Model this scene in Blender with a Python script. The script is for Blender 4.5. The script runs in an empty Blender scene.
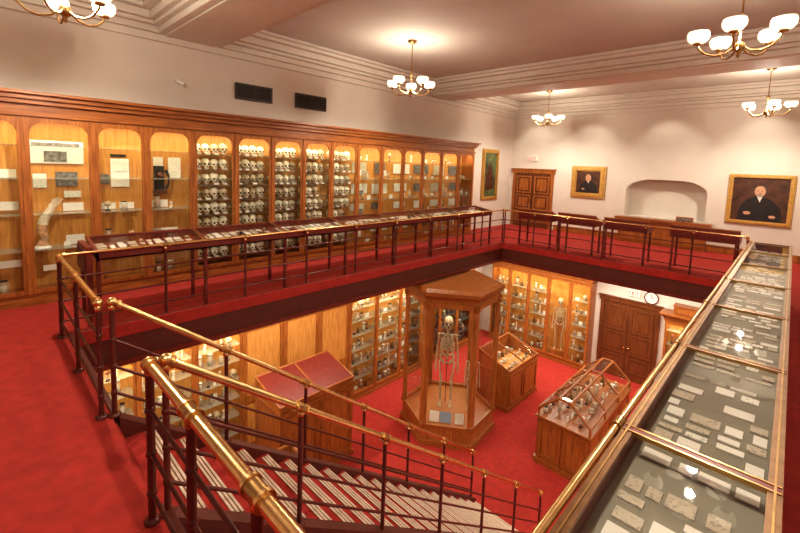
import bpy, math, random
from mathutils import Matrix, Vector
random.seed(7)
PI=math.pi
# ---------------------------------------------------------------- materials
def newmat(name):
    m=bpy.data.materials.new(name); m.use_nodes=True
    nt=m.node_tree; b=nt.nodes['Principled BSDF']
    return m,nt,b
def plain(name,col,rough=.5,metal=0,var=0.0,scale=6,bump=0,bscale=60,emis=None,es=0):
    m,nt,b=newmat(name)
    b.inputs['Base Color'].default_value=(*col,1); b.inputs['Roughness'].default_value=rough
    b.inputs['Metallic'].default_value=metal
    tc=nt.nodes.new('ShaderNodeTexCoord')
    if var>0:
        n=nt.nodes.new('ShaderNodeTexNoise'); n.inputs['Scale'].default_value=scale; n.inputs['Detail'].default_value=6
        r=nt.nodes.new('ShaderNodeValToRGB')
        r.color_ramp.elements[0].position=.3; r.color_ramp.elements[1].position=.7
        r.color_ramp.elements[0].color=(*[c*(1-var) for c in col],1)
        r.color_ramp.elements[1].color=(*[min(1,c*(1+var)) for c in col],1)
        nt.links.new(tc.outputs['Object'],n.inputs['Vector']); nt.links.new(n.outputs['Fac'],r.inputs['Fac'])
        nt.links.new(r.outputs['Color'],b.inputs['Base Color'])
    if bump>0:
        n2=nt.nodes.new('ShaderNodeTexNoise'); n2.inputs['Scale'].default_value=bscale
        bp=nt.nodes.new('ShaderNodeBump'); bp.inputs['Strength'].default_value=bump; bp.inputs['Distance'].default_value=.01
        nt.links.new(tc.outputs['Object'],n2.inputs['Vector']); nt.links.new(n2.outputs['Fac'],bp.inputs['Height'])
        nt.links.new(bp.outputs['Normal'],b.inputs['Normal'])
    if emis:
        b.inputs['Emission Color'].default_value=(*emis,1); b.inputs['Emission Strength'].default_value=es
    return m
def wood(name,c1,c2,rough=.35,sc=(14,14,1.2)):
    m,nt,b=newmat(name)
    tc=nt.nodes.new('ShaderNodeTexCoord'); mp=nt.nodes.new('ShaderNodeMapping'); mp.inputs['Scale'].default_value=sc
    n=nt.nodes.new('ShaderNodeTexNoise'); n.inputs['Scale'].default_value=2.2; n.inputs['Detail'].default_value=8; n.inputs['Distortion'].default_value=.6
    r=nt.nodes.new('ShaderNodeValToRGB'); r.color_ramp.elements[0].position=.32; r.color_ramp.elements[1].position=.68
    r.color_ramp.elements[0].color=(*c1,1); r.color_ramp.elements[1].color=(*c2,1)
    nt.links.new(tc.outputs['Object'],mp.inputs['Vector']); nt.links.new(mp.outputs['Vector'],n.inputs['Vector'])
    nt.links.new(n.outputs['Fac'],r.inputs['Fac']); nt.links.new(r.outputs['Color'],b.inputs['Base Color'])
    b.inputs['Roughness'].default_value=rough
    return m
def glassmat(name,tint=(1,1,1),base=.04,white=0.0):
    m=bpy.data.materials.new(name); m.use_nodes=True; nt=m.node_tree; nt.nodes.clear()
    out=nt.nodes.new('ShaderNodeOutputMaterial'); tr=nt.nodes.new('ShaderNodeBsdfTransparent'); tr.inputs['Color'].default_value=(*tint,1)
    gl=nt.nodes.new('ShaderNodeBsdfGlossy'); gl.inputs['Roughness'].default_value=.02
    lw=nt.nodes.new('ShaderNodeLayerWeight'); lw.inputs['Blend'].default_value=.5
    pw=nt.nodes.new('ShaderNodeMath'); pw.operation='POWER'; pw.inputs[1].default_value=5
    ma=nt.nodes.new('ShaderNodeMath'); ma.operation='MULTIPLY_ADD'; ma.inputs[1].default_value=.9; ma.inputs[2].default_value=base
    mx=nt.nodes.new('ShaderNodeMixShader')
    nt.links.new(lw.outputs['Facing'],pw.inputs[0]); nt.links.new(pw.outputs[0],ma.inputs[0]); nt.links.new(ma.outputs[0],mx.inputs[0])
    nt.links.new(tr.outputs[0],mx.inputs[1]); nt.links.new(gl.outputs[0],mx.inputs[2])
    last=mx
    if white>0:
        df=nt.nodes.new('ShaderNodeBsdfDiffuse'); df.inputs['Color'].default_value=(.85,.82,.74,1)
        m2=nt.nodes.new('ShaderNodeMixShader'); m2.inputs[0].default_value=white
        nt.links.new(mx.outputs[0],m2.inputs[1]); nt.links.new(df.outputs[0],m2.inputs[2]); last=m2
    nt.links.new(last.outputs[0],out.inputs['Surface'])
    return m
def papermat(name,c=(.8,.77,.68),sc=45):
    m,nt,b=newmat(name)
    tc=nt.nodes.new('ShaderNodeTexCoord'); mp=nt.nodes.new('ShaderNodeMapping'); mp.inputs['Scale'].default_value=(1,1,1)
    n=nt.nodes.new('ShaderNodeTexNoise'); n.inputs['Scale'].default_value=sc; n.inputs['Detail'].default_value=3
    r=nt.nodes.new('ShaderNodeValToRGB'); r.color_ramp.elements[0].position=.36; r.color_ramp.elements[1].position=.46
    r.color_ramp.elements[0].color=(c[0]*.6,c[1]*.6,c[2]*.6,1); r.color_ramp.elements[1].color=(*c,1)
    nt.links.new(tc.outputs['Object'],mp.inputs['Vector']); nt.links.new(mp.outputs['Vector'],n.inputs['Vector']); nt.links.new(n.outputs['Fac'],r.inputs['Fac']); nt.links.new(r.outputs['Color'],b.inputs['Base Color'])
    b.inputs['Roughness'].default_value=.8
    return m
WALL=plain('wall_plaster',(.69,.635,.56),.8,var=.03,scale=2,bump=.05)
CEIL=plain('ceiling_paint',(.55,.505,.445),.8,var=.04,scale=1.5)
TRIM=plain('moulding_paint',(.67,.615,.535),.6,var=.03)
CARPET=plain('red_carpet',(.37,.028,.019),.95,var=.16,scale=9,bump=.5,bscale=220)
WOOD=wood('oak_cabinet_wood',(.23,.072,.015),(.46,.165,.038),.35)
WOODH=wood('oak_wood_horizontal',(.21,.063,.013),(.40,.138,.032),.35,(14,1.2,14))
WOODL=wood('light_panel_wood',(.48,.20,.045),(.68,.33,.082),.5)
WOODD=wood('dark_door_wood',(.10,.032,.011),(.19,.062,.020),.35)
MAHOG=wood('mahogany',(.12,.014,.009),(.20,.026,.015),.42,(3,14,14))
IRON=plain('painted_iron',(.115,.024,.017),.32,.1,var=.1)
FASC=plain('fascia_dark',(.105,.022,.014),.5,0,var=.15)
BRASS=plain('brass',(.76,.52,.25),.27,1,var=.15,scale=12)
BRASSD=plain('aged_brass',(.46,.29,.12),.32,1,var=.2,scale=12)
CASEF=plain('case_frame_bronze',(.24,.13,.06),.35,.6,var=.25,scale=14)
GLASS=glassmat('clear_glass',(.98,.99,.98),.022)
GLASST=glassmat('table_glass',(.95,.96,.95),.05)
SHELF=glassmat('shelf_glass',(.96,1,.97),.06,.12)
JARG=glassmat('jar_glass',(.97,.96,.92),.08,.18)
BONE=plain('bone',(.50,.39,.25),.6,var=.2,scale=25)
BONEW=plain('bone_white',(.76,.67,.52),.6,var=.15,scale=25)
DARK=plain('black_void',(.015,.011,.009),.7)
PAPER=papermat('printed_paper',(.8,.77,.68),70); PAPER2=plain('label_card',(.80,.76,.68),.8); PAPER3=papermat('aged_paper',(.56,.49,.38),80)
PHOTO=plain('grey_photo',(.17,.16,.15),.5,var=.8,scale=18)
GREYCL=plain('case_lining',(.25,.23,.175),.85,var=.08,scale=4)
BLUE=plain('blue_card',(.28,.36,.46),.7)
SPEC=plain('specimen_tan',(.50,.30,.16),.5,var=.4,scale=20)
SPEC2=plain('specimen_red',(.34,.13,.07),.5,var=.4,scale=20)
GREEN=plain('amber_bottle',(.16,.09,.03),.2)
SHADE=plain('milk_glass_shade',(.9,.85,.75),.4,emis=(1,.85,.64),es=1.2)
BULB=plain('bulb',(1,.9,.8),.4,emis=(1,.88,.68),es=8)
GOLD=plain('gilt_frame',(.62,.38,.11),.35,.5,var=.3,scale=30,bump=.4,bscale=60)
CANVAS=plain('dark_canvas',(.085,.034,.018),.4,var=.5,scale=5)
SKIN=plain('painted_skin',(.60,.33,.20),.5,var=.15,scale=20)
HAIR=plain('painted_grey_hair',(.30,.26,.21),.5,var=.3,scale=20)
COAT=plain('painted_coat',(.018,.015,.015),.5,var=.3)
NOSE=plain('stair_nosing_metal',(.66,.53,.40),.6,.0,var=.1,scale=30)
NOSED=plain('stair_nosing_groove',(.16,.06,.04),.7)
VENT=plain('vent_metal',(.06,.045,.035),.5,.3)
REDS=plain('exit_red',(.7,.03,.02),.5,emis=(1,.08,.04),es=1.0)
WHITE=plain('white_enamel',(.82,.79,.73),.4)
LANDG=plain('landscape_paint',(.10,.13,.05),.5,var=.7,scale=4)
# ---------------------------------------------------------------- mesh builder
class MB:
    def __init__(s): s.v=[];s.f=[];s.m=[];s.sm=[];s.mats=[];s.M=Matrix.Identity(4)
    def mi(s,mat):
        if mat not in s.mats: s.mats.append(mat)
        return s.mats.index(mat)
    def add(s,vs,fs,mat,smooth=False):
        o=len(s.v); k=s.mi(mat); M=s.M
        s.v.extend([tuple(M@Vector(v)) for v in vs])
        for f in fs: s.f.append([i+o for i in f]); s.m.append(k); s.sm.append(smooth)
    def box(s,x0,x1,y0,y1,z0,z1,mat):
        s.add([(x0,y0,z0),(x1,y0,z0),(x1,y1,z0),(x0,y1,z0),(x0,y0,z1),(x1,y0,z1),(x1,y1,z1),(x0,y1,z1)],
              [(0,3,2,1),(4,5,6,7),(0,1,5,4),(1,2,6,5),(2,3,7,6),(3,0,4,7)],mat)
    def quad(s,a,b,c,d,mat): s.add([a,b,c,d],[(0,1,2,3)],mat)
    def prism(s,pts,z0,z1,mat,sc=1.0,c=(0,0)):
        n=len(pts); top=[(c[0]+(p[0]-c[0])*sc,c[1]+(p[1]-c[1])*sc,z1) for p in pts]
        s.add([(p[0],p[1],z0) for p in pts]+top,[tuple(range(n))[::-1],tuple(range(n,2*n))]+[(i,(i+1)%n,n+(i+1)%n,n+i) for i in range(n)],mat)
    def tube(s,pts,r,mat,seg=8,cap=True,closed=False):
        pts=[Vector(p) for p in pts]; n=len(pts); rr=r if isinstance(r,(list,tuple)) else [r]*n
        vs=[];pa=None
        for i,p in enumerate(pts):
            t=(pts[min(i+1,n-1)]-pts[max(i-1,0)]).normalized()
            if pa is None:
                up=Vector((0,0,1)) if abs(t.z)<.9 else Vector((1,0,0)); a=t.cross(up).normalized()
            else:
                a=(pa-t*pa.dot(t)).normalized()
            pa=a; b=t.cross(a)
            for k in range(seg):
                an=2*PI*k/seg; vs.append(tuple(p+(a*math.cos(an)+b*math.sin(an))*rr[i]))
        fs=[]
        for i in range(n-1):
            for k in range(seg):
                fs.append((i*seg+k,i*seg+(k+1)%seg,(i+1)*seg+(k+1)%seg,(i+1)*seg+k))
        s.add(vs,fs,mat,True)
        if cap: s.add(vs[:seg]+vs[-seg:],[tuple(range(seg))[::-1],tuple(range(seg,2*seg))],mat)
    def lathe(s,c,prof,mat,seg=12):
        vs=[]
        for r,z in prof:
            for k in range(seg):
                a=2*PI*k/seg; vs.append((c[0]+r*math.cos(a),c[1]+r*math.sin(a),c[2]+z))
        fs=[]
        for i in range(len(prof)-1):
            for k in range(seg): fs.append((i*seg+k,i*seg+(k+1)%seg,(i+1)*seg+(k+1)%seg,(i+1)*seg+k))
        s.add(vs,fs,mat,True)
    def ell(s,c,r,mat,seg=10,rings=6):
        if not isinstance(r,(tuple,list)): r=(r,r,r)
        vs=[(c[0],c[1],c[2]-r[2])]
        for i in range(1,rings):
            ph=-PI/2+PI*i/rings
            for k in range(seg):
                a=2*PI*k/seg; vs.append((c[0]+r[0]*math.cos(ph)*math.cos(a),c[1]+r[1]*math.cos(ph)*math.sin(a),c[2]+r[2]*math.sin(ph)))
        vs.append((c[0],c[1],c[2]+r[2])); L=len(vs)-1; fs=[]
        for k in range(seg):
            fs.append((0,1+(k+1)%seg,1+k)); fs.append((L,L-seg+k,L-seg+(k+1)%seg))
        for i in range(rings-2):
            for k in range(seg):
                fs.append((1+i*seg+k,1+i*seg+(k+1)%seg,1+(i+1)*seg+(k+1)%seg,1+(i+1)*seg+k))
        s.add(vs,fs,mat,True)
    def arch(s,x0,x1,z0,z1,ml,mt,mbm,rx,rz,y0,y1,mat,n=8):
        a0,a1,b0,b1=x0+ml,x1-ml,z0+mbm,z1-mt
        I=[(a0,b0),(a1,b0)];O=[(x0,z0),(x1,z0)]
        lp=lambda p,q,t:p+(q-p)*t
        for i in range(n+1):
            t=i/n; I.append((a1-rx+rx*math.cos(t*PI/2),b1-rz+rz*math.sin(t*PI/2)))
            O.append((x1,lp(b1-rz,z1,2*t)) if t<=.5 else (lp(x1,a1-rx,2*t-1),z1))
        for i in range(n+1):
            t=i/n; I.append((a0+rx-rx*math.sin(t*PI/2),b1-rz+rz*math.cos(t*PI/2)))
            O.append((lp(a0+rx,x0,2*t),z1) if t<=.5 else (x0,lp(z1,b1-rz,2*t-1)))
        N=len(I); vs=[(p[0],y0,p[1]) for p in O]+[(p[0],y0,p[1]) for p in I]+[(p[0],y1,p[1]) for p in I]+[(p[0],y1,p[1]) for p in O]
        fs=[]
        for i in range(N):
            j=(i+1)%N
            fs+= [(i,j,N+j,N+i),(N+i,N+j,2*N+j,2*N+i),(2*N+i,2*N+j,3*N+j,3*N+i),(3*N+i,3*N+j,j,i)]
        s.add(vs,fs,mat)
        return I
    def build(s,name,bevel=0,loc=None,parent=None):
        me=bpy.data.meshes.new(name); me.from_pydata(s.v,[],s.f); me.update()
        for mt in s.mats: me.materials.append(mt)
        me.polygons.foreach_set('material_index',s.m); me.polygons.foreach_set('use_smooth',s.sm)
        ob=bpy.data.objects.new(name,me); bpy.context.scene.collection.objects.link(ob)
        if loc: ob.location=loc
        if parent: ob.parent=parent
        if bevel:
            bm=ob.modifiers.new('bevel','BEVEL'); bm.width=bevel; bm.segments=2; bm.limit_method='ANGLE'; bm.angle_limit=.9
        return ob
def T(x,y,z,r=0,s=1): return Matrix.Translation((x,y,z))@Matrix.Rotation(math.radians(r),4,'Z')@Matrix.Scale(s,4)
def light(kind,name,loc,energy,col=(1,.89,.74),size=.1,sy=None,rot=(0,0,0),rad=.05,spot=None,blend=.6):
    l=bpy.data.lights.new(name,kind); l.energy=energy; l.color=col
    if kind=='AREA':
        l.shape='RECTANGLE'; l.size=size; l.size_y=sy or size
    elif kind=='SPOT': l.spot_size=math.radians(spot or 60); l.spot_blend=blend; l.shadow_soft_size=rad
    else: l.shadow_soft_size=rad
    o=bpy.data.objects.new(name,l); o.location=loc; o.rotation_euler=rot; bpy.context.scene.collection.objects.link(o); return o
# ---------------------------------------------------------------- dims
ZF=-4.2; XL=-5.9; Y0=.70; Y1=10.45; XR=-.5; ZC=4.55
# ---------------------------------------------------------------- shell
m=MB(); m.box(-8.7,2.2,-3.2,14.2,ZF-.2,ZF,CARPET); m.build('floor')
m=MB()
for (a,b,c,d) in [(-7.9,XL,-3,14.4),(XL,2,-3,Y0),(XL,2,Y1,14.4),(XR,2,Y0,Y1)]:
    m.box(a,b,c,d,-.06,0,CARPET); m.box(a,b,c,d,-.5,-.06,TRIM)
m.build('floor_balcony')
m=MB() # fascia
m.box(XL,XL+.04,Y0,Y1,-.52,.03,FASC); m.box(XL,-3.8,Y0,Y0+.04,-.52,.03,FASC); m.box(-2.55,XR,Y0,Y0+.04,-.52,.03,FASC)
m.box(XL,XR,Y1-.04,Y1,-.52,.03,FASC); m.box(XR-.04,XR,Y0,Y1,-.52,.03,FASC)
m.box(XL+.04,XL+.07,Y0+.04,Y1-.04,-.13,.03,CARPET); m.box(XL+.07,XR,Y1-.07,Y1-.04,-.13,.03,CARPET)
m.box(XL+.04,XL+.06,Y0+.04,Y1-.04,-.50,-.44,MAHOG); m.box(XL+.06,XR,Y1-.06,Y1-.04,-.50,-.44,MAHOG)
m.build('trim_1')
m=MB(); m.box(-8.7,-7.9,-3.2,15,-.5,ZC,WALL); m.build('wall_left')
m=MB(); m.box(-8.7,-8.4,-3.2,14.2,ZF,-.5,WALL); m.build('wall_left_lower')
m=MB(); m.box(2,2.2,-3.2,15,ZF,ZC,WALL); m.build('wall_right')
m=MB(); m.box(-8.7,2.2,-3.2,-3,ZF,ZC,WALL); m.build('wall_near')
m=MB()
m.box(-7.9,-4.2,14.4,14.9,0,ZC,WALL); m.box(-1.4,2,14.4,14.9,0,ZC,WALL); m.box(-4.2,-1.4,14.4,14.9,0,.6,WALL); m.box(-4.2,-1.4,14.4,14.9,2.2,ZC,WALL)
I=m.arch(-4.2,-1.4,.6,2.2,.35,.24,.2,.75,.36,14.4,14.87,WALL,12)
m.box(-4.2,-1.4,14.87,15,.6,2.2,WALL)
m.build('wall_far')
m=MB(); m.box(-8.4,2,13.7,14.2,ZF,-.5,WALL); m.build('wall_far_lower')
m=MB(); m.box(-8.7,2.2,-3.2,15,ZC,ZC+.2,CEIL)
beams=[(2.35,3.15),(9.45,10.2)]
for a,b in beams: m.box(-7.9,2,a,b,4.12,ZC,TRIM)
m.build('ceiling')
m=MB()
cof=[(-3,2.35),(3.15,9.45),(10.2,14.4)]
for a,b in cof:
    for w,z0,z1 in [(.46,4.49,ZC),(.40,4.42,4.49),(.28,4.30,4.42),(.20,4.24,4.30),(.12,4.14,4.24)]:
        m.box(-7.9,2,a,a+w,z0,z1,TRIM); m.box(-7.9,2,b-w,b,z0,z1,TRIM)
        m.box(-7.9,-7.9+w,a+w,b-w,z0,z1,TRIM); m.box(2-w,2,a+w,b-w,z0,z1,TRIM)
m.box(-7.9,-7.84,-3,14.4,4.02,4.14,TRIM); m.box(-7.84,2,14.34,14.4,4.02,4.14,TRIM)
m.build('trim_2',.012)
m=MB(); m.box(-6.1,2,14.37,14.4,0,.2,WOOD); m.build('baseboard_far')
# ---------------------------------------------------------------- cabinets
def cabinet(name,M,D,H,xs,base=.2,toph=.3,shelves=(),solid=(),arch=.15,energy=0,back=WOODL,low=None):
    m=MB(); m.M=M; W=xs[-1]; 
    m.box(0,W,0,D,0,base,WOODH); m.box(-.02,W+.02,-.02,0,0,base*.55,WOODH)
    m.box(0,.03,0,D,base,H-toph,WOOD); m.box(W-.03,W,0,D,base,H-toph,WOOD)
    m.box(.03,W-.03,D-.03,D,base,H-toph,back)
    m.box(0,W,0,D,H-toph,H-.1,WOODH)
    for o,z0,z1 in [(.03,H-toph+.02,H-toph+.06),(.05,H-.16,H-.1),(.09,H-.10,H-.04),(.14,H-.04,H)]:
        m.box(-o,W+o,-o,D,z0,z1,WOODH)
    for i in range(len(xs)-1):
        a,b=xs[i],xs[i+1]
        if i in solid:
            zz=[(base,(base+H-toph)*.42),((base+H-toph)*.42,H-toph)]
            for p,q in zz:
                m.arch(a+.01,b-.01,p,q,.08,.08,.08,.001,.001,-.015,.012,WOOD,2); m.box(a+.09,b-.09,.006,.02,p+.08,q-.08,WOODL)
        else:
            r=min(arch,(b-a)*.22)
            m.arch(a+.008,b-.008,base,H-toph,.055,.06,.06,r,r,-.02,.015,WOOD,8)
            m.box(a+.04,b-.04,.004,.008,base+.04,H-toph-.04,GLASS)
            for z in shelves: m.box(a+.03,b-.03,.05,D-.03,z-.012,z,SHELF)
            m.ell((b-.035,-.03,base+(H-toph-base)*.42),.012,BRASS,8,5)
        if 0<i: m.box(a-.022,a+.022,-.035,.05,base,H-toph,WOOD)
    ob=m.build(name)
    if energy:
        L=light('AREA',name+'_strip_light',(0,0,0),energy,(1,.80,.50),W-.1,.05)
        L.matrix_world=M@Matrix.Translation((W/2,.09,H-toph-.02))@Matrix.Rotation(math.radians(14),4,'X')
        L.parent=ob; L.matrix_parent_inverse=Matrix.Identity(4)
    return ob
def skull(m,c,s,mt=None):
    x,y,z=c; B=mt or BONEW
    m.ell((x,y+.02*s,z+.62*s),(.40*s,.50*s,.40*s),B,10,7)
    m.ell((x,y-.30*s,z+.38*s),(.27*s,.22*s,.24*s),B,8,6)
    m.ell((x,y-.28*s,z+.14*s),(.22*s,.24*s,.14*s),B,8,5)
    for q in (-1,1):
        m.ell((x+q*.15*s,y-.44*s,z+.50*s),(.095*s,.09*s,.09*s),DARK,8,5)
        m.ell((x+q*.30*s,y-.18*s,z+.38*s),(.06*s,.2*s,.05*s),B,6,4)
    m.ell((x,y-.50*s,z+.33*s),(.05*s,.05*s,.075*s),DARK,6,4)
    m.box(x-.14*s,x+.14*s,y-.53*s,y-.49*s,z+.185*s,z+.20*s,DARK)
PY=[-1.76,-1.01,-.26,.49,1.25,1.92,2.62,3.36,4.09,4.8,5.52,6.27,7.05,7.82,8.6,9.43,10.27,11.1]
xsU=[p-PY[0] for p in PY]; MU=T(-7.42,PY[0],0,90)
cabinet('display_cabinet',MU,.47,2.9,xsU,.16,.34,(.75,1.25,1.75,2.2),(),.15,88)
m=MB(); m.M=MU
for bi in range(6,11):
    a,b=xsU[bi],xsU[bi+1]
    for r in range(8):
        z=.30+.268*r
        m.box(a+.04,b-.04,.10,.42,z-.012,z,SHELF)
        n=4
        for k in range(n):
            if random.random()<.04: continue
            x=a+.06+(b-a-.12)*(k+.5)/n
            skull(m,(x,.24,z),.205*random.uniform(.88,1.05),random.choice([BONEW,BONEW,BONE]))
            if random.random()<.6: m.box(x-.04,x+.04,.105,.108,z,z+.035,PAPER2)
m.build('skull_collection')
def card(m,x0,x1,z0,z1,y,mat,th=.008): m.box(x0,x1,y-th,y,z0,z1,mat)
m=MB(); m.M=MU
def by(i): return xsU[i]+.06,xsU[i+1]-.06
a,b=by(3); card(m,a,b,1.95,2.28,.42,PAPER2); card(m,a+.18,b-.2,1.98,2.13,.41,PHOTO); card(m,a+.05,b-.05,2.2,2.25,.41,PHOTO); card(m,a+.3,b-.08,1.62,1.83,.42,PHOTO); card(m,a+.05,a+.2,1.6,1.8,.42,PAPER)
card(m,a+.36,b-.04,1.26,1.38,.3,PAPER2); card(m,a+.1,a+.3,.42,.5,.2,PAPER2); card(m,b-.25,b-.05,1.45,1.55,.40,PAPER); card(m,a+.38,b-.04,.76,.9,.3,PAPER)
a,b=by(2); card(m,a+.3,b,1.75,1.86,.42,PAPER2); card(m,a+.3,b,.5,.6,.3,PAPER2);card(m,a+.2,b,1.3,1.42,.3,PAPER)
a,b=by(4); card(m,a+.22,b-.08,1.6,2.05,.42,PAPER2); card(m,a+.26,b-.12,1.85,2.02,.41,PAPER); card(m,a+.03,a+.2,1.65,1.8,.42,PHOTO); card(m,a+.05,a+.25,1.26,1.36,.3,PAPER); card(m,a+.3,b-.05,1.26,1.36,.3,PAPER2); card(m,a+.1,b-.2,.76,.84,.2,PAPER2); card(m,a+.22,b-.12,2.08,2.12,.42,DARK)
a,b=by(5); card(m,b-.2,b,1.75,2.1,.42,PAPER); card(m,a,b-.25,1.26,1.38,.3,PAPER2); card(m,a+.1,b-.1,.76,.9,.3,PAPER2); card(m,a+.15,a+.3,1.95,2.1,.42,PAPER2)
for i in range(11,17):
    a,b=by(i); 
    for z0,z1 in [(.35,.6),(.9,1.12),(1.35,1.62),(1.85,2.15)]:
        k=random.random(); x0=a+random.uniform(0,.12); x1=b-random.uniform(0,.25)
        card(m,x0,x1,z0+random.uniform(0,.05),z1,.42,[PAPER,PAPER2,PHOTO,PAPER3,PAPER2][int(k*5)])
        if random.random()<.7: card(m,x0+.04,x0+.2,z0-.02,z0+.12,.2,[PHOTO,PAPER2,PAPER][int(random.random()*3)])
m.build('exhibit_label_cards')
m=MB(); m.M=MU
a,b=by(3)
m.tube([(a+.10,.2,.79),(a+.13,.2,.90),(a+.10,.2,1.02),(a+.13,.2,1.16),(a+.21,.19,1.31),(a+.24,.19,1.37)],[.07,.05,.062,.055,.036,.042],SPEC,12)
m.tube([(a+.115,.2,1.09),(a+.13,.2,1.16),(a+.21,.19,1.31),(a+.24,.19,1.37)],[.062,.058,.042,.048],BONEW,12)
for q in range(5): m.tube([(a+.21+q*.018,.19,1.36),(a+.24+q*.026,.18,1.45+.012*(2-abs(q-2)))],[.012,.008],BONEW,6)
m.lathe((a+.10,.2,.75),[(.0,0),(.11,0),(.11,.02),(.06,.04),(0,.04)],WHITE,12)
m.build('anatomical_arm_model')
m=MB(); m.M=MU
a,b=by(5)
m.box(a+.16,a+.30,.36,.43,1.55,1.95,DARK); m.lathe((a+.23,.33,1.80),[(0,-.03),(.05,-.03),(.06,0),(.03,.05),(0,.05)],IRON,12)
m.tube([(a+.32,.34,1.88),(a+.36,.33,1.78),(a+.36,.33,1.66),(a+.32,.34,1.56)],[.03,.015,.015,.03],DARK,8); m.box(a+.14,a+.34,.33,.44,1.48,1.55,WOODD)
m.build('antique_telephone')
def jar(m,c,r,h,mat=None,lid=True):
    x,y,z=c
    m.lathe(c,[(0,.002),(r,.002),(r,h*.82),(r*.72,h*.92),(r*.72,h)],JARG,10)
    if mat: m.ell((x,y,z+h*.42),(r*.7,r*.7,h*.34),mat,8,6)
    if lid: m.lathe(c,[(r*.76,h*.96),(r*.8,h*1.03),(0,h*1.05)],random.choice([DARK,WHITE,BONE]),10)
def stuff(m,x0,x1,y0,y1,z,hmax=.28,dens=.11,sk=.12):
    x=x0+.04
    while x<x1-.12:
        k=random.random(); y=random.uniform(y0,y1); w=random.uniform(.05,.09); h=random.uniform(.10,hmax)
        if k<.42: jar(m,(x+w,y,z),w*.75,h,random.choice([SPEC,BONE,BONEW,BONEW]))
        elif k<.42+sk: skull(m,(x+w,y,z),.17,BONE)
        elif k<.68:
            m.box(x,x+w*1.6,y-.01,y,z,z+h*.5,PAPER2)
        elif k<.80:
            m.lathe((x+w,y,z),[(0,0),(.04,0),(.03,.015),(.006,.02),(.006,h*.6)],DARK,8); m.ell((x+w,y,z+h*.72),(.05,.035,h*.28),random.choice([BONE,SPEC,SPEC2]),8,6)
        elif k<.94:
            m.tube([(x+w*.4,y,z),(x+w*.6,y,z+h*.5),(x+w*.5,y,z+h)],[.03,.016,.03],BONEW,8)
        else:
            m.lathe((x+w,y,z),[(0,0),(w*.7,0),(w*.7,h*.55),(w*.2,h*.75),(w*.22,h)],GREEN,10)
        x+=w*2+random.uniform(.01,dens)
m=MB(); m.M=MU
for bi in [1,2,3,4,5,11,12,13,14,15,16]:
    a,b=xsU[bi]+.03,xsU[bi+1]-.03
    for z in (.16,.75,1.25,1.75,2.2):
        if z>1.5 and bi<6: continue
        if bi in(3,) and z==.75: stuff(m,a+.34,b,.15,.28,z,.2,.2,0); continue
        if random.random()<.9: stuff(m,a+.04,b-.04,.12,.19,z,.22,.2,0)
m.build('upper_specimen_collection')
# lower cabinets
xsL=[.95*i for i in range(16)]; ML=T(-7.95,-1.0,ZF,90)
sol=[5,6,7]
SHL=(.55,.95,1.35,1.75,2.15,2.5)
cabinet('display_cabinet',ML,.42,3.1,xsL[:15],.16,.3,SHL,sol,.08,95)
m=MB(); m.M=ML
for i in range(1,14):
    if i in sol: continue
    for z in (.16,)+SHL: stuff(m,xsL[i]+.05,xsL[i+1]-.05,.12,.30,z,.26,.06)
m.build('lower_specimen_collection')
xsF=[.0,.72,1.44,2.16,2.88,3.5]; MF=T(-7.75,13.2,ZF)
cabinet('display_cabinet',MF,.48,3.1,xsF,.16,.3,(),(),.08,26)
m=MB(); m.M=MF
for i in (0,1,2,4):
    a,b=xsF[i]+.04,xsF[i+1]-.04
    for z in (.6,1.0,1.4,1.8,2.2): m.box(a,b,.06,.44,z-.012,z,SHELF)
    for z in (.16,.6,1.0,1.4,1.8,2.2): stuff(m,a,b,.15,.32,z,.28,.05)
m.build('lower_specimen_collection')
MR=T(-2.25,13.25,ZF)
cabinet('display_cabinet',MR,.43,2.5,[0,.8,1.6],.3,.25,(.8,1.2,1.6,2.0),(),.02,12)
m=MB(); m.M=MR
for z in (.3,.8,1.2,1.6): stuff(m,.05,.75,.12,.3,z,.28,.06); stuff(m,.85,1.55,.12,.3,z,.28,.06)
m.build('lower_specimen_collection')
m=MB(); m.M=T(-2.1,13.30,ZF+2.502); m.box(0,1.1,.05,.36,0,.2,WOOD); m.arch(0.02,1.08,0.01,.19,.03,.03,.03,.001,.001,.035,.05,WOODH,2); m.box(-.02,1.12,.03,.36,.2,.23,WOODH); m.build('wooden_storage_box')
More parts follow.
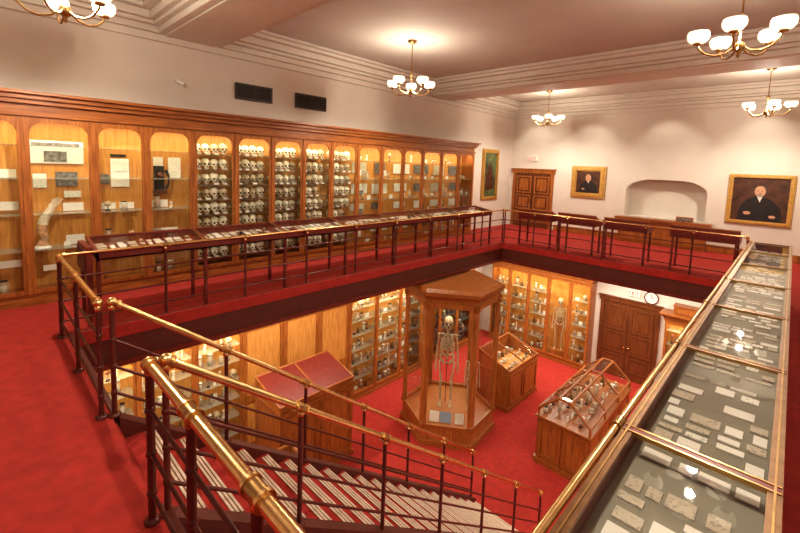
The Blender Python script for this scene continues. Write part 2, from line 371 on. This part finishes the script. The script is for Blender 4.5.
# ---------------------------------------------------------------- skeleton
def skeleton(m,H):
    s=H/1.8
    def P(x,y,z): return (x*s,y*s,z*s)
    skull(m,P(0,-.0,1.56),.24*s,BONE)
    m.tube([P(0,.03,1.60),P(0,.035,1.45),P(0,.06,1.30),P(0,.05,1.12),P(0,.03,.98),P(0,.05,.92)],[.016*s,.018*s,.022*s,.026*s,.028*s,.02*s],BONE,8)
    for i in range(22):
        z=.98+i*.026; m.ell(P(0,.05,z),(.028*s,.028*s,.009*s),BONE,8,4)
    m.tube([P(0,-.075,1.41),P(0,-.095,1.28),P(0,-.09,1.20)],[.018*s,.016*s,.008*s],BONE,6)
    for i in range(10):
        z=1.43-i*.036; w=(.075+.055*min(1,i/4.))*(1 if i<7 else 1-.05*(i-6))
        for q in(-1,1):
            pts=[]
            for k in range(9):
                a=k/8*PI*(.98 if i<7 else .75)
                pts.append(P(q*w*math.sin(a)*1.05,-.015+.075*math.cos(a),z-.045*(k/8)**1.2*1.4))
            m.tube(pts,.0075*s,BONE,5)
    for q in(-1,1):
        m.tube([P(q*.01,-.07,1.43),P(q*.08,-.04,1.455),P(q*.17,.01,1.45)],.009*s,BONE,6)
        m.add([P(q*.05,.075,1.42),P(q*.15,.06,1.43),P(q*.09,.085,1.25)]+[P(q*.05,.085,1.42),P(q*.15,.07,1.43),P(q*.09,.095,1.25)],[(0,1,2),(3,5,4),(0,3,4,1),(1,4,5,2),(2,5,3,0)],BONE)
        m.tube([P(q*.175,.01,1.44),P(q*.19,.01,1.30),P(q*.20,.01,1.12)],[.026*s,.013*s,.022*s],BONE,7)
        m.tube([P(q*.205,.01,1.11),P(q*.215,-.01,.98),P(q*.22,-.03,.86)],[.015*s,.009*s,.011*s],BONE,6)
        m.tube([P(q*.190,.01,1.11),P(q*.20,-.01,.98),P(q*.205,-.03,.86)],[.013*s,.008*s,.011*s],BONE,6)
        m.ell(P(q*.213,-.035,.845),(.02*s,.012*s,.014*s),BONE,6,4)
        for f in range(5):
            fx=q*(.195+f*.011); L=[.06,.09,.10,.095,.08][f] if q>0 else [.08,.095,.10,.09,.06][f]
            m.tube([P(fx,-.037,.83),P(fx,-.045,.80),P(fx,-.045,.83-L*1.5)],[.005*s,.0045*s,.0035*s],BONE,5)
        m.tube([P(q*.02,.05,.97),P(q*.09,.04,1.02),P(q*.135,.0,1.0),P(q*.12,-.01,.93),P(q*.085,0,.90),P(q*.05,-.03,.86),P(0,-.045,.885)],[.02*s,.022*s,.020*s,.024*s,.028*s,.016*s,.014*s],BONE,7)
        m.tube([P(q*.085,0,.90),P(q*.075,.02,.83),P(q*.03,-.03,.845)],.012*s,BONE,6)
        m.ell(P(q*.095,0,.90),.026*s,BONE,8,6)
        m.tube([P(q*.10,0,.90),P(q*.145,0,.88),P(q*.13,-.01,.70),P(q*.10,0,.50)],[.014*s,.024*s,.016*s,.028*s],BONE,8)
        m.ell(P(q*.10,-.03,.48),(.018*s,.01*s,.02*s),BONE,6,4)
        m.tube([P(q*.10,0,.475),P(q*.10,0,.40),P(q*.095,.01,.10)],[.029*s,.016*s,.016*s],BONE,8)
        m.tube([P(q*.13,.015,.45),P(q*.125,.02,.25),P(q*.115,.015,.08)],[.009*s,.007*s,.010*s],BONE,6)
        m.tube([P(q*.10,.05,.03),P(q*.10,0,.06),P(q*.105,-.07,.03)],[.02*s,.022*s,.014*s],BONE,6)
        for f in range(5): m.tube([P(q*(.085+f*.011),-.05,.035),P(q*(.08+f*.014),-.12,.018),P(q*(.08+f*.015),-.16+.008*f,.012)],[.007*s,.006*s,.005*s],BONE,5)
    m.tube([P(0,.09,0),P(0,.09,1.0)],.008*s,IRON,6)
HC=(-5.72,7.95); HB=.42
m=MB(); m.M=T(HC[0]-.08,HC[1],ZF+HB,35); skeleton(m,2.25); m.build('giant_human_skeleton')
m=MB(); m.M=T(HC[0]+.48,HC[1]+.30,ZF+HB,35); skeleton(m,1.5); m.build('small_human_skeleton')
m=MB(); m.M=T(-5.25,13.42,ZF+.36,20); skeleton(m,1.75); m.box(-.2,.2,-.15,.15,-.2,0,WOOD); m.build('human_skeleton')
# ---------------------------------------------------------------- hex case
m=MB(); R=1.09; ang=-54.6
def hexp(r,off=30): return [(HC[0]+r*math.cos(math.radians(ang+off+60*k)),HC[1]+r*math.sin(math.radians(ang+off+60*k))) for k in range(6)]
m.prism(hexp(R+.08),ZF,ZF+.12,WOODH); m.prism(hexp(R+.03),ZF+.12,ZF+HB,WOOD)
V=hexp(R)
zt=-.88
for i in range(6):
    p=Vector((*V[i],0)); q=Vector((*V[(i+1)%6],0)); d=(q-p); L=d.length; an=math.degrees(math.atan2(d.y,d.x))
    mm=T(p.x,p.y,0,an); m.M=mm
    m.arch(.03,L-.03,ZF+HB,zt,.06,.11,.07,.10,.10,-.03,.02,WOOD,6)
    m.box(.08,L-.08,-.004,.004,ZF+HB+.04,zt-.05,GLASS)
    m.box(.02,L-.02,-.045,-.03,ZF+HB,ZF+HB+.08,WOODH)
    m.M=Matrix.Identity(4)
    m.tube([(p.x,p.y,ZF+HB),(p.x,p.y,zt)],.05,WOOD,8)
    m.lathe((p.x,p.y,ZF+HB),[(.06,0),(.075,.03),(.075,.10),(.055,.13)],WOODH,10); m.lathe((p.x,p.y,zt-.16),[(.055,0),(.08,.04),(.08,.16)],WOODH,10)
m.prism(hexp(R+.04),zt,zt+.10,WOODH); m.prism(hexp(R+.06),zt+.10,zt+.18,WOODH,1.05,HC); m.prism(hexp(R+.13),zt+.18,zt+.25,WOODH); m.prism(hexp(R+.10),zt+.25,zt+.32,WOOD,.93,HC)
m.prism(hexp(R-.1),ZF+HB,ZF+HB+.002,WOOD)
m.build('hexagonal_display_case')
light('AREA','hexagonal_case_lamp',(HC[0],HC[1],zt-.03),14,(1,.85,.62),.7)
m=MB(); m.M=T(HC[0]+.42,HC[1]-.6,ZF+HB+.002,ang+90)
for x,w,mt in [(-.28,.22,PAPER2),(-.02,.26,BLUE),(.3,.2,PAPER2)]:
    m.add([(x-w/2,0,0),(x+w/2,0,0),(x+w/2,.08,.22),(x-w/2,.08,.22),(x-w/2,.1,0),(x+w/2,.1,0)],[(0,1,2,3),(3,2,5,4),(0,3,4),(1,5,2)],mt)
m.build('exhibit_sign_stand')
# ---------------------------------------------------------------- gable case
m=MB(); gx0,gx1,gy0,gy1=-3.55,-2.45,8.25,11.0; bz=ZF+1.02
m.box(gx0-.03,gx1+.03,gy0-.03,gy1+.03,ZF,ZF+.12,WOODH); m.box(gx0+.02,gx1-.02,gy0+.02,gy1-.02,ZF+.12,bz,WOOD)
def panels(m,M,W,n,z0,z1):
    m.M=M
    for i in range(n):
        a=W*i/n+.02; b=W*(i+1)/n-.02
        m.arch(a,b,z0,z1,.07,.07,.07,.001,.001,-.025,.0,WOODH,2)
    m.M=Matrix.Identity(4)
panels(m,T(gx0+.02,gy0+.02,0,0),gx1-gx0-.04,2,ZF+.15,bz-.03)
panels(m,T(gx1-.02,gy0+.02,0,90),gy1-gy0-.04,4,ZF+.15,bz-.03)
panels(m,T(gx0+.02,gy1-.02,0,-90),gy1-gy0-.04,4,ZF+.15,bz-.03)
m.box(gx0-.03,gx1+.03,gy0-.03,gy1+.03,bz,bz+.05,WOODH)
z0=bz+.05; zs=z0+.16; zr=z0+.52; xm0=-3.12; xm1=-2.88
for k in range(4):
    y=gy0+.03+(gy1-gy0-.06)*k/3
    for a,b in [((gx0+.02,zs),(xm0,zr)),((gx1-.02,zs),(xm1,zr)),((xm0,zr),(xm1,zr)),((gx0+.02,z0),(gx0+.02,zs)),((gx1-.02,z0),(gx1-.02,zs))]:
        m.tube([(a[0],y,a[1]),(b[0],y,b[1])],.026,WOODH,6)
for x,z in [(gx0+.02,zs),(gx1-.02,zs),(xm0,zr),(xm1,zr)]: m.tube([(x,gy0+.03,z),(x,gy1-.03,z)],.028,WOODH,6)
y0_,y1_=gy0+.03,gy1-.03
for a,b in [((gx0+.02,z0),(gx0+.02,zs)),((gx0+.02,zs),(xm0,zr)),((xm0,zr),(xm1,zr)),((xm1,zr),(gx1-.02,zs)),((gx1-.02,zs),(gx1-.02,z0))]:
    m.quad((a[0],y0_,a[1]),(a[0],y1_,a[1]),(b[0],y1_,b[1]),(b[0],y0_,b[1]),GLASS)
for y in (y0_,y1_): m.add([(gx0+.02,y,z0),(gx1-.02,y,z0),(gx1-.02,y,zs),(xm1,y,zr),(xm0,y,zr),(gx0+.02,y,zs)],[(0,1,2,3,4,5)],GLASS)
m.build('gable_top_display_case')
m=MB()
for j in range(4):
    m.M=T(gx0+.1+j*.24,gy0+.1,z0,90); 
    stuff(m,0,gy1-gy0-.25,-.03,.03,0,.16 if j in(0,3) else .3,.1,0)
m.build('case_specimen_collection')
def slopecase(name,M,W,D,h0,h1,nb=2,top=GLASS,inner=WOODL):
    m=MB(); m.M=M
    m.box(-.03,W+.03,-.03,D+.03,0,.1,WOODH); m.box(0,W,0,D,.1,h0-.12,WOOD)
    m.box(-.02,W+.02,-.02,D+.02,h0-.16,h0-.12,WOODH)
    zb=h0-.12
    for a in (0,W-.03): m.add([(a,0,zb),(a+.03,0,zb),(a+.03,D,zb),(a,D,zb),(a,0,h0),(a+.03,0,h0),(a+.03,D,h1),(a,D,h1)],[(0,3,2,1),(4,5,6,7),(0,1,5,4),(1,2,6,5),(2,3,7,6),(3,0,4,7)],WOOD)
    m.box(.03,W-.03,0,.03,zb,h0,WOODH); m.box(.03,W-.03,D-.03,D,zb,h1,WOODH)
    m.quad((.03,.03,zb+.004),(W-.03,.03,zb+.004),(W-.03,D-.03,zb+.004),(.03,D-.03,zb+.004),inner)
    m.quad((0,0,h0+.003),(W,0,h0+.003),(W,D,h1+.003),(0,D,h1+.003),top)
    for i in range(nb+1):
        x=W*i/nb; m.tube([(x,0,h0),(x,D,h1)],.022,WOODH,6)
    m.tube([(0,0,h0),(W,0,h0)],.022,WOODH,6); m.tube([(0,D,h1),(W,D,h1)],.022,WOODH,6)
    for i in range(nb):
        a=W*i/nb+.03;b=W*(i+1)/nb-.03
        m.arch(a,b,.14,h0-.2,.07,.07,.07,.001,.001,-.02,.0,WOODH,2)
    return m.build(name)
slopecase('sloped_counter_display_case',T(-4.85,9.4,ZF,90),1.6,.95,1.10,1.42)
m=MB(); m.M=T(-4.85,9.4,ZF+.985,90)
for j in range(3): stuff(m,.1,1.5,.2+.25*j,.25+.25*j,0,.08+.07*j,.05,0)
m.build('case_specimen_collection')
slopecase('desk_display_case',T(-6.45,3.75,ZF,90),1.75,.95,1.76,2.0,2,MAHOG)
slopecase('low_glass_display_case',T(-5.5,2.3,ZF,90),1.6,.8,.95,1.1,2,GLASS,GREYCL)
m=MB(); m.M=T(-5.5,2.3,ZF+.835,90)
for j in range(3):
    for i in range(5):
        c=(.2+i*.29,.17+.23*j,.0)
        if (i+j)%2: m.lathe(c,[(0,.005),(.05,.005),(.09,.04),(.10,.06),(.09,.06),(.04,.015)],WHITE,14)
        else: m.ell((c[0],c[1],.035),(.08,.065,.035),BONEW,10,6)
m.build('medical_bowl_collection')
# ---------------------------------------------------------------- railings
def railing(name,segs,h=.95,bars=(.18,.42,.68),brass=True,topr=.03,pr=.019,parent=None):
    m=MB()
    for p0,p1,n in segs:
        p0=Vector(p0);p1=Vector(p1)
        for i in range(n+1):
            p=p0.lerp(p1,i/n); m.tube([p,p+Vector((0,0,h))],pr,IRON,8)
            m.lathe(p,[(.045,0),(.045,.015),(.022,.03)],IRON,10)
            m.ell(p+Vector((0,0,h-.045)),(.028,.028,.03),BRASS if brass else IRON,8,6)
            d=(p1-p0).normalized()
            c=p+Vector((0,0,h)); a=-.05 if i>0 else 0; b=.05 if i<n else 0
            m.tube([c+d*a,c+d*b],topr+.007,BRASSD,12)
            for e in (a,b): m.tube([c+d*(e-.008),c+d*(e+.008)],topr+.013,BRASS,12)
            for bz_ in bars: m.ell(p+Vector((0,0,bz_)),(pr+.007,)*3,IRON,8,6)
        for b in bars: m.tube([p0+Vector((0,0,b)),p1+Vector((0,0,b))],.012,IRON,6)
        m.tube([p0+Vector((0,0,h)),p1+Vector((0,0,h))],topr,BRASS,14)
        for e in (p0,p1): m.ell(e+Vector((0,0,h)),topr+.010,BRASS,10,8)
    return m.build(name,parent=parent)
o=.06; RX=XL-.03
railing('balcony_railing',[((RX,Y0-o,0),(RX,Y1+o,0),9)],topr=.016)
railing('balcony_railing',[((RX+.06,Y1+o,0),(-.56,Y1+o,0),6)],topr=.018)
railing('balcony_railing',[((-3.84,Y0-o,0),(RX+.06,Y0-o,0),2)],topr=.025)
railing('balcony_railing',[((-2.50,Y0-o,0),(-.62,Y0-o,0),3)],topr=.030,pr=.023)
NS=22; rise=4.2/NS; run=.26; YS=Y0
yend=YS+run*(NS-1)
m=MB()
for i in range(NS-1):
    z=-rise*(i+1); y=YS+run*i
    m.box(-3.74,-2.56,y,y+run+.02,z-.035,z,CARPET)
    m.box(-3.74,-2.56,y,y+.02,z,z+rise-.035,CARPET)
    m.box(-3.70,-2.60,y+.205,y+run+.022,z-.03,z+.003,NOSED)
    for k in range(3): m.box(-3.70,-2.60,y+.208+k*.026,y+.225+k*.026,z+.003,z+.009,NOSE)
m.box(-3.74,-2.56,yend,yend+.02,ZF,ZF+rise,CARPET)
for xa,xb in ((-3.86,-3.74),(-2.56,-2.44)):
    ya=Y0+.04; zb=-rise*(NS-1)
    m.add([(xa,ya,-.42),(xb,ya,-.42),(xb,ya,.0),(xa,ya,.0),(xa,yend+.1,ZF),(xb,yend+.1,ZF),(xb,yend+.1,zb-.02),(xa,yend+.1,zb-.02),(xa,yend-.35,ZF),(xb,yend-.35,ZF)],
          [(0,1,2,3),(3,2,6,7),(7,6,5,4),(4,5,9,8),(8,9,1,0),(0,3,7,8),(8,7,4),(1,9,6,2),(9,5,6)],FASC)
ST=m.build('staircase')
railing('handrail_1',[((-3.80,YS+.02,0),(-3.80,yend,-rise*(NS-1)-.02),6)],bars=(.20,.42,.64),topr=.026,parent=ST)
railing('handrail_2',[((-2.50,YS+.02,0),(-2.50,yend,-rise*(NS-1)-.02),6)],bars=(.20,.42,.64),topr=.026,parent=ST)
# ---------------------------------------------------------------- glass table cases
def tablecase(name,x0,x1,ys,zt,lining,frame,leg=True,hb=.2,pn=(.06,.12),tilt=0,edge=.035,spec=0,mats=None,gap=.8):
    m=MB(); y0,y1=ys[0],ys[-1]
    Sh=Matrix.Identity(4); Sh[2][0]=-tilt; Sh[2][3]=tilt*x1
    m.M=Sh; zb=zt-hb
    m.box(x0,x1,y0,y1,zb,zb+.02,MAHOG)
    m.quad((x0+.02,y0+.02,zb+.022),(x1-.02,y0+.02,zb+.022),(x1-.02,y1-.02,zb+.022),(x0+.02,y1-.02,zb+.022),lining)
    m.box(x0,x0+.02,y0,y1,zb,zt,MAHOG); m.box(x1-.02,x1,y0,y1,zb,zt,MAHOG); m.box(x0,x1,y0,y0+.02,zb,zt,MAHOG); m.box(x0,x1,y1-.02,y1,zb,zt,MAHOG)
    m.quad((x0+.01,y0+.01,zt+.004),(x1-.01,y0+.01,zt+.004),(x1-.01,y1-.01,zt+.004),(x0+.01,y1-.01,zt+.004),GLASST)
    for x in (x0,x1-edge): m.box(x-.004,x+edge+.004,y0,y1,zt+.004,zt+.022,frame); m.box(x+edge*.4,x+edge*.6,y0,y1,zt+.022,zt+.028,BRASSD)
    for i,y in enumerate(ys):
        m.box(x0,x1,y-.02,y+.02,zt+.006,zt+.024,MAHOG if 0<i<len(ys)-1 else frame)
        if 0<i<len(ys)-1: m.box(x0,x1,y-.026,y-.018,zt+.006,zt+.027,BRASSD); m.box(x0,x1,y+.018,y+.026,zt+.006,zt+.027,BRASSD)
    m.M=Matrix.Identity(4)
    if leg:
        for y in ys:
            for x in (x0+.02,x1-.06):
                yy=min(max(y-.02,y0),y1-.04); m.box(x,x+.04,yy,yy+.04,0,zb+.005,MAHOG)
    ob=m.build(name)
    m=MB(); m.M=Sh
    for i in range(len(ys)-1):
        a,b=ys[i]+.06,ys[i+1]-.06; y=a
        while y<b-.08:
            h=random.uniform(*pn); x=x0+.05+random.uniform(0,.03)
            while x<x1-.09:
                w=random.uniform(.05,.13)
                if x+w>x1-.05: w=x1-.05-x
                q=random.random()
                if w>.04 and q<gap:
                    m.box(x,x+w,y,y+h*random.uniform(.7,1),zb+.024,zb+.03,random.choice(mats or [PAPER,PAPER2,PAPER2,PAPER3,PAPER3]))
                elif w>.04 and q<gap+spec:
                    m.ell((x+w/2,y+h/2,zb+.04),(w*.3,h*.35,.02),random.choice([BONE,SPEC,DARK]),8,5)
                x+=w+random.uniform(.012,.04)
            y+=h+.025
    m.build('exhibit_papers',parent=ob)
tablecase('glass_table_display_case',-.46,.07,[.72+1.3*i for i in range(8)],.93,GREYCL,CASEF,hb=.14,pn=(.05,.10),gap=.76)
m=MB(); m.tube([(-.485,.72,.955),(-.485,9.82,.955)],.016,BRASS,12)
for i in range(8):
    y=.72+1.3*i; m.tube([(-.485,max(y-.04,.72),.955),(-.485,min(y+.04,9.82),.955)],.022,BRASSD,12); m.tube([(-.485,min(max(y,.74),9.8),0),(-.485,min(max(y,.74),9.8),.955)],.015,IRON,8)
for z in (.2,.42,.64): m.tube([(-.485,.74,z),(-.485,9.8,z)],.010,IRON,6)
m.build('balcony_railing')
tablecase('balcony_display_desk',-6.55,-5.97,[1.0+1.28*i for i in range(8)],.93,MAHOG,MAHOG,hb=.10,tilt=.16,edge=.025,spec=.1)
m=MB(); m.box(-6.55,-5.97,.90,.96,.66,1.0,MAHOG); m.box(-6.46,-6.42,.91,.95,0,.66,MAHOG); m.box(-6.10,-6.06,.91,.95,0,.66,MAHOG); m.box(-6.50,-6.02,.885,.90,.70,.96,FASC); m.build('sign_panel')
def fardesk(x0,w):
    m=MB(); m.M=T(x0,10.75,0)
    m.add([(0,0,.74),(w,0,.74),(w,.6,.74),(0,.6,.74),(0,0,1.02),(w,0,1.02),(w,.6,.82),(0,.6,.82)],[(0,3,2,1),(0,1,5,4),(1,2,6,5),(2,3,7,6),(3,0,4,7),(4,5,6,7)],MAHOG)
    m.add([(.04,.04,1.012),(w-.04,.04,1.012),(w-.04,.56,.84),(.04,.56,.84)],[(0,1,2,3)],PAPER)
    m.box(-.01,w+.01,-.01,.03,1.0,1.03,WOODH)
    for x in(.03,w-.07):
        for y in (.03,.53): m.box(x,x+.04,y,y+.04,0,.74,MAHOG)
    m.build('balcony_display_desk')
for x0,w in [(-5.6,1.0),(-4.45,.95),(-3.3,.95),(-1.9,1.2)]: fardesk(x0,w)
# ---------------------------------------------------------------- doors
def door(name,x0,x1,z0,h,yf,mat=WOODD,cas=WOOD):
    m=MB(); t=.10
    m.box(x0,x0+t,yf-.05,yf,z0,z0+h,cas); m.box(x1-t,x1,yf-.05,yf,z0,z0+h,cas); m.box(x0-.04,x1+.04,yf-.06,yf,z0+h,z0+h+.13,cas); m.box(x0-.07,x1+.07,yf-.09,yf,z0+h+.13,z0+h+.17,cas)
    a,b=x0+t,x1-t; c=(a+b)/2
    m.box(c-.006,c+.006,yf-.012,yf,z0,z0+h,DARK)
    for p,q in ((a,c-.006),(c+.006,b)):
        m.box(p,q,yf-.02,yf,z0+.01,z0+h,WOODD)
        for u,v in ((.10,.30),(.33,.60),(.63,.95)):
            m.arch(p+.05,q-.05,z0+h*u,z0+h*v,.05,.05,.05,.001,.001,-.0+yf-.04,yf-.02,mat,2); m.box(p+.16,q-.16,yf-.032,yf-.02,z0+h*u+.1,z0+h*v-.1,mat)
        k=(q-.05) if p==a else (p+.05)
        m.ell((k,yf-.065,z0+1.0),.028,BRASS,8,6)
    m.build(name)
door('door_1',-7.78,-6.2,0,2.0,14.397,WOOD,WOOD)
door('door_2',-4.08,-2.45,ZF,2.35,13.697,WOODD,WOODD)
# ---------------------------------------------------------------- paintings
def frame(m,w,h,bw):
    for k,(a,d) in enumerate([(0,.05),(bw*.35,.075),(bw*.75,.04)]):
        q=bw-a if k==2 else bw*.45
        m.arch(a,w-a,a,h-a,q,q,q,.001,.001,-d,0,GOLD,2)
def portrait(name,M,w,h,bw,old=True,big=False,hs=1):
    m=MB(); m.M=M; frame(m,w,h,bw); m.box(bw*.8,w-bw*.8,-.02,-.002,bw*.8,h-bw*.8,CANVAS)
    iw=w-2*bw; ih=h-2*bw; cx=w*.5; 
    def flat(pts,y,mat): m.add([(p[0],y,p[1]) for p in pts],[tuple(range(len(pts)))],mat)
    def el(x,z,rx,rz,y,mat): flat([(x+rx*math.cos(2*PI*k/20),z+rz*math.sin(2*PI*k/20)) for k in range(20)],y,mat)
    hz=bw+ih*.70; hr=iw*.10*hs
    flat([(bw+iw*.12,bw),(bw+iw*.92,bw),(bw+iw*.88,bw+ih*.34),(cx+iw*.20,bw+ih*.52),(cx+iw*.05,bw+ih*.58),(cx-iw*.08,bw+ih*.58),(cx-iw*.22,bw+ih*.50),(bw+iw*.16,bw+ih*.33)],-.022,COAT)
    flat([(cx-iw*.05,bw+ih*.58),(cx+iw*.05,bw+ih*.58),(cx+iw*.01,bw+ih*.44)],-.0235,PAPER2)
    el(cx,hz,hr*1.05,hr*1.28,-.024,HAIR if old else WOODD); el(cx,hz+.0*ih,hr*.9,hr*1.25,-.0255,SKIN)
    if old: el(cx,hz-hr*.95,hr*.5,hr*.42,-.027,HAIR)
    for q in(-1,1): el(cx+q*hr*.35,hz+.01,hr*.13,hr*.08,-.028,DARK)
    el(cx,hz-hr*.28,hr*.10,hr*.22,-.028,SPEC); el(cx,hz-hr*.62,hr*.25,hr*.06,-.029,SPEC2)
    el(cx-iw*.20,bw+ih*.18,iw*.07,ih*.04,-.024,SKIN)
    if big: el(cx+iw*.25,bw+ih*.12,iw*.06,ih*.035,-.024,SKIN)
    m.build(name)
portrait('framed_portrait_painting',T(-5.57,14.397,1.25),1.1,1.06,.17,False,hs=1.3)
portrait('framed_portrait_painting',T(-1.30,14.397,.88),1.33,1.33,.10,True,True)
m=MB(); m.M=T(-7.895,12.3,1.0,90); frame(m,1.05,1.8,.13); m.box(.09,.96,-.02,-.002,.09,1.71,LANDG); m.add([(.2,-.022,.3),(.8,-.022,.4),(.7,-.022,1.1),(.5,-.022,1.4),(.3,-.022,1.0)],[(0,1,2,3,4)],CANVAS); m.build('framed_landscape_painting')
m=MB(); m.M=T(-4.0,13.99,0)
m.box(0,2.45,0,.40,.72,.78,WOODH); m.box(.04,2.41,.04,.40,.64,.72,WOODH); m.box(.1,2.35,.08,.37,0.0,.64,WOOD)
for i in range(4): m.arch(.12+i*.555,.12+(i+1)*.555,.08,.62,.07,.07,.07,.001,.001,.055,.08,WOODH,2)
m.build('console_sideboard')
m=MB(); m.M=T(-2.4,14.15,.78); m.box(0,.4,0,.15,0,.14,WOODH); m.box(.03,.37,-.004,0,.03,.11,PHOTO); m.build('plaque_box')
# ---------------------------------------------------------------- vents, signs, clock
def vent(y0,y1,z0,z1):
    m=MB(); m.M=T(-7.895,y0,z0,90); w=y1-y0; h=z1-z0
    m.arch(0,w,0,h,.03,.03,.03,.001,.001,-.03,.0,VENT,2); m.box(.02,w-.02,-.008,-.002,.02,h-.02,DARK)
    n=7
    for i in range(n):
        z=.04+(h-.08)*i/(n-1); m.box(.03,w-.03,-.026,-.01,z-.008,z+.006,VENT)
    m.box(w/2-.008,w/2+.008,-.03,-.01,.03,h-.03,VENT)
    m.build('air_vent')
vent(3.57,4.34,3.27,3.58); vent(4.88,5.68,3.27,3.58)
m=MB(); m.M=T(-7.895,2.55,3.42,90); m.box(-.03,.03,-.03,0,-.03,.03,WHITE); m.tube([(0,-.02,0),(0,-.09,-.01)],.012,WHITE,8); m.tube([(-.01,-.09,-.02),(.06,-.13,-.06)],[.03,.035],WHITE,10); m.build('security_camera')
def exitsign(x,y,z):
    m=MB(); m.M=T(x,y,z); m.box(0,.34,-.05,0,0,.19,WHITE)
    L={'E':[(0,0,.01,.11),(0,0,.045,.012),(0,.05,.04,.062),(0,.098,.045,.11)],'I':[(.015,0,.028,.11)],'T':[(.015,0,.028,.11),(0,.098,.045,.11)]}
    def bx(ox,a): m.box(ox+a[0],ox+a[2],-.054,-.05,.04+a[1],.04+a[3],REDS)
    for a in L['E']: bx(.035,a)
    m.tube([(.11,-.052,.04),(.16,-.052,.15)],.008,REDS,4); m.tube([(.16,-.052,.04),(.11,-.052,.15)],.008,REDS,4)
    for a in L['I']: bx(.185,a)
    for a in L['T']: bx(.24,a)
    m.build('exit_sign')
exitsign(-7.2,14.397,2.45); exitsign(-3.35,13.697,-1.56)
m=MB(); m.M=T(-2.72,13.697,-1.50)@Matrix.Rotation(PI/2,4,'X')
m.lathe((0,0,0),[(0,0),(.17,0),(.19,.02),(.19,.04),(.165,.045),(.16,.03)],IRON,28); m.lathe((0,0,0),[(0,.032),(.162,.032)],WHITE,28)
m.box(-.006,.006,0,.11,.034,.038,DARK); m.box(0,.08,-.006,.006,.034,.038,DARK)
for k in range(12):
    a=k*PI/6; m.ell((.135*math.cos(a),.135*math.sin(a),.034),(.008,.008,.003),DARK,6,4)
m.build('wall_clock')
# ---------------------------------------------------------------- chandeliers
def chand():
    m=MB(); 
    m.lathe((0,0,0),[(0,0),(.09,0),(.085,-.03),(.03,-.06),(.012,-.08)],BRASSD,16)
    m.tube([(0,0,-.05),(0,0,-.62)],.009,BRASSD,8)
    m.lathe((0,0,-.62),[(.01,.02),(.03,0),(.03,-.03),(.012,-.06),(.012,-.28),(.05,-.31),(.06,-.35),(.045,-.39),(.012,-.42),(.02,-.45),(0,-.475)],BRASSD,16)
    for k in range(5):
        a=2*PI*k/5+.3; c,s=math.cos(a),math.sin(a)
        pts=[(.04,-.97),(.12,-1.03),(.22,-1.05),(.31,-1.02),(.38,-.95),(.39,-.90)]
        m.tube([(c*r,s*r,z+.0) for r,z in pts],.011,BRASSD,8)
        C=(c*.39,s*.39,-.91)
        m.lathe(C,[(0,0),(.045,0),(.05,.02),(.02,.035)],BRASSD,12)
        m.lathe(C,[(.03,.02),(.08,.035),(.108,.075),(.113,.115),(.102,.15),(.095,.147),(.104,.11),(.07,.05),(.02,.035)],SHADE,16)
        m.ell((C[0],C[1],C[2]+.085),(.032,.032,.045),BULB,8,6)
    return m
cm=chand(); base=None; k=0
for x in (-5.65,-.6):
    for y in (.75,6.1,12.35):
        if base is None: base=cm.build('chandelier',loc=(x,y,ZC)); ob=base
        else:
            ob=bpy.data.objects.new('chandelier',base.data); ob.location=(x,y,ZC); bpy.context.scene.collection.objects.link(ob)
        k+=1; ob.rotation_euler=(0,0,k*.37)
        light('POINT','chandelier_lamp',(x,y,ZC-.80),88,(1,.88,.73),rad=.05)
        light('SPOT','chandelier_fill_spot',(x,y,ZC-1.14),190,(1,.88,.73),rad=.05,spot=176,blend=.5)  # added fill spot below the finial, lights the room without hitting the ceiling
for loc,sx,sy,e in [((-6.9,3.5,-.53),.3,5,120),((-6.9,10,-.53),.3,5,150),((-3.5,12.0,-.53),5,.3,200),((-3,-1,-.53),5,.3,110),((.6,6,-.53),.3,6,180)]:
    light('AREA','under_balcony_fill',loc,e,(1,.89,.74),sx,sy)  # added fill lights, out of view under the slab, to brighten the lower floor
for x in (-6.9,-5,-2.8,-.6):
    light('SPOT','picture_spotlight',(x,13.3,4.3),40,(1,.91,.76),rot=(math.radians(28),0,0),rad=.04,spot=75)
# ---------------------------------------------------------------- camera
cam=bpy.data.cameras.new('camera'); co=bpy.data.objects.new('camera',cam); bpy.context.scene.collection.objects.link(co)
cam.sensor_width=36; cam.lens=410.5/800*36; cam.shift_y=-61.5/800; cam.clip_start=.05
th=math.radians(5.45); yaw=math.radians(43.7); roll=math.radians(2.08)
Rm=Matrix.Rotation(yaw,4,'Z')@Matrix.Rotation(PI/2-th,4,'X')@Matrix.Rotation(roll,4,'Z')
co.matrix_world=Matrix.Translation((0,0,2.1))@Rm
bpy.context.scene.camera=co
w=bpy.data.worlds.new('world'); bpy.context.scene.world=w; w.use_nodes=True
w.node_tree.nodes['Background'].inputs[0].default_value=(1,.85,.65,1); w.node_tree.nodes['Background'].inputs[1].default_value=.1
bpy.context.scene.view_settings.view_transform='Standard'
try: bpy.context.scene.view_settings.look='Medium High Contrast'
except Exception as e: print('LOOK',e)
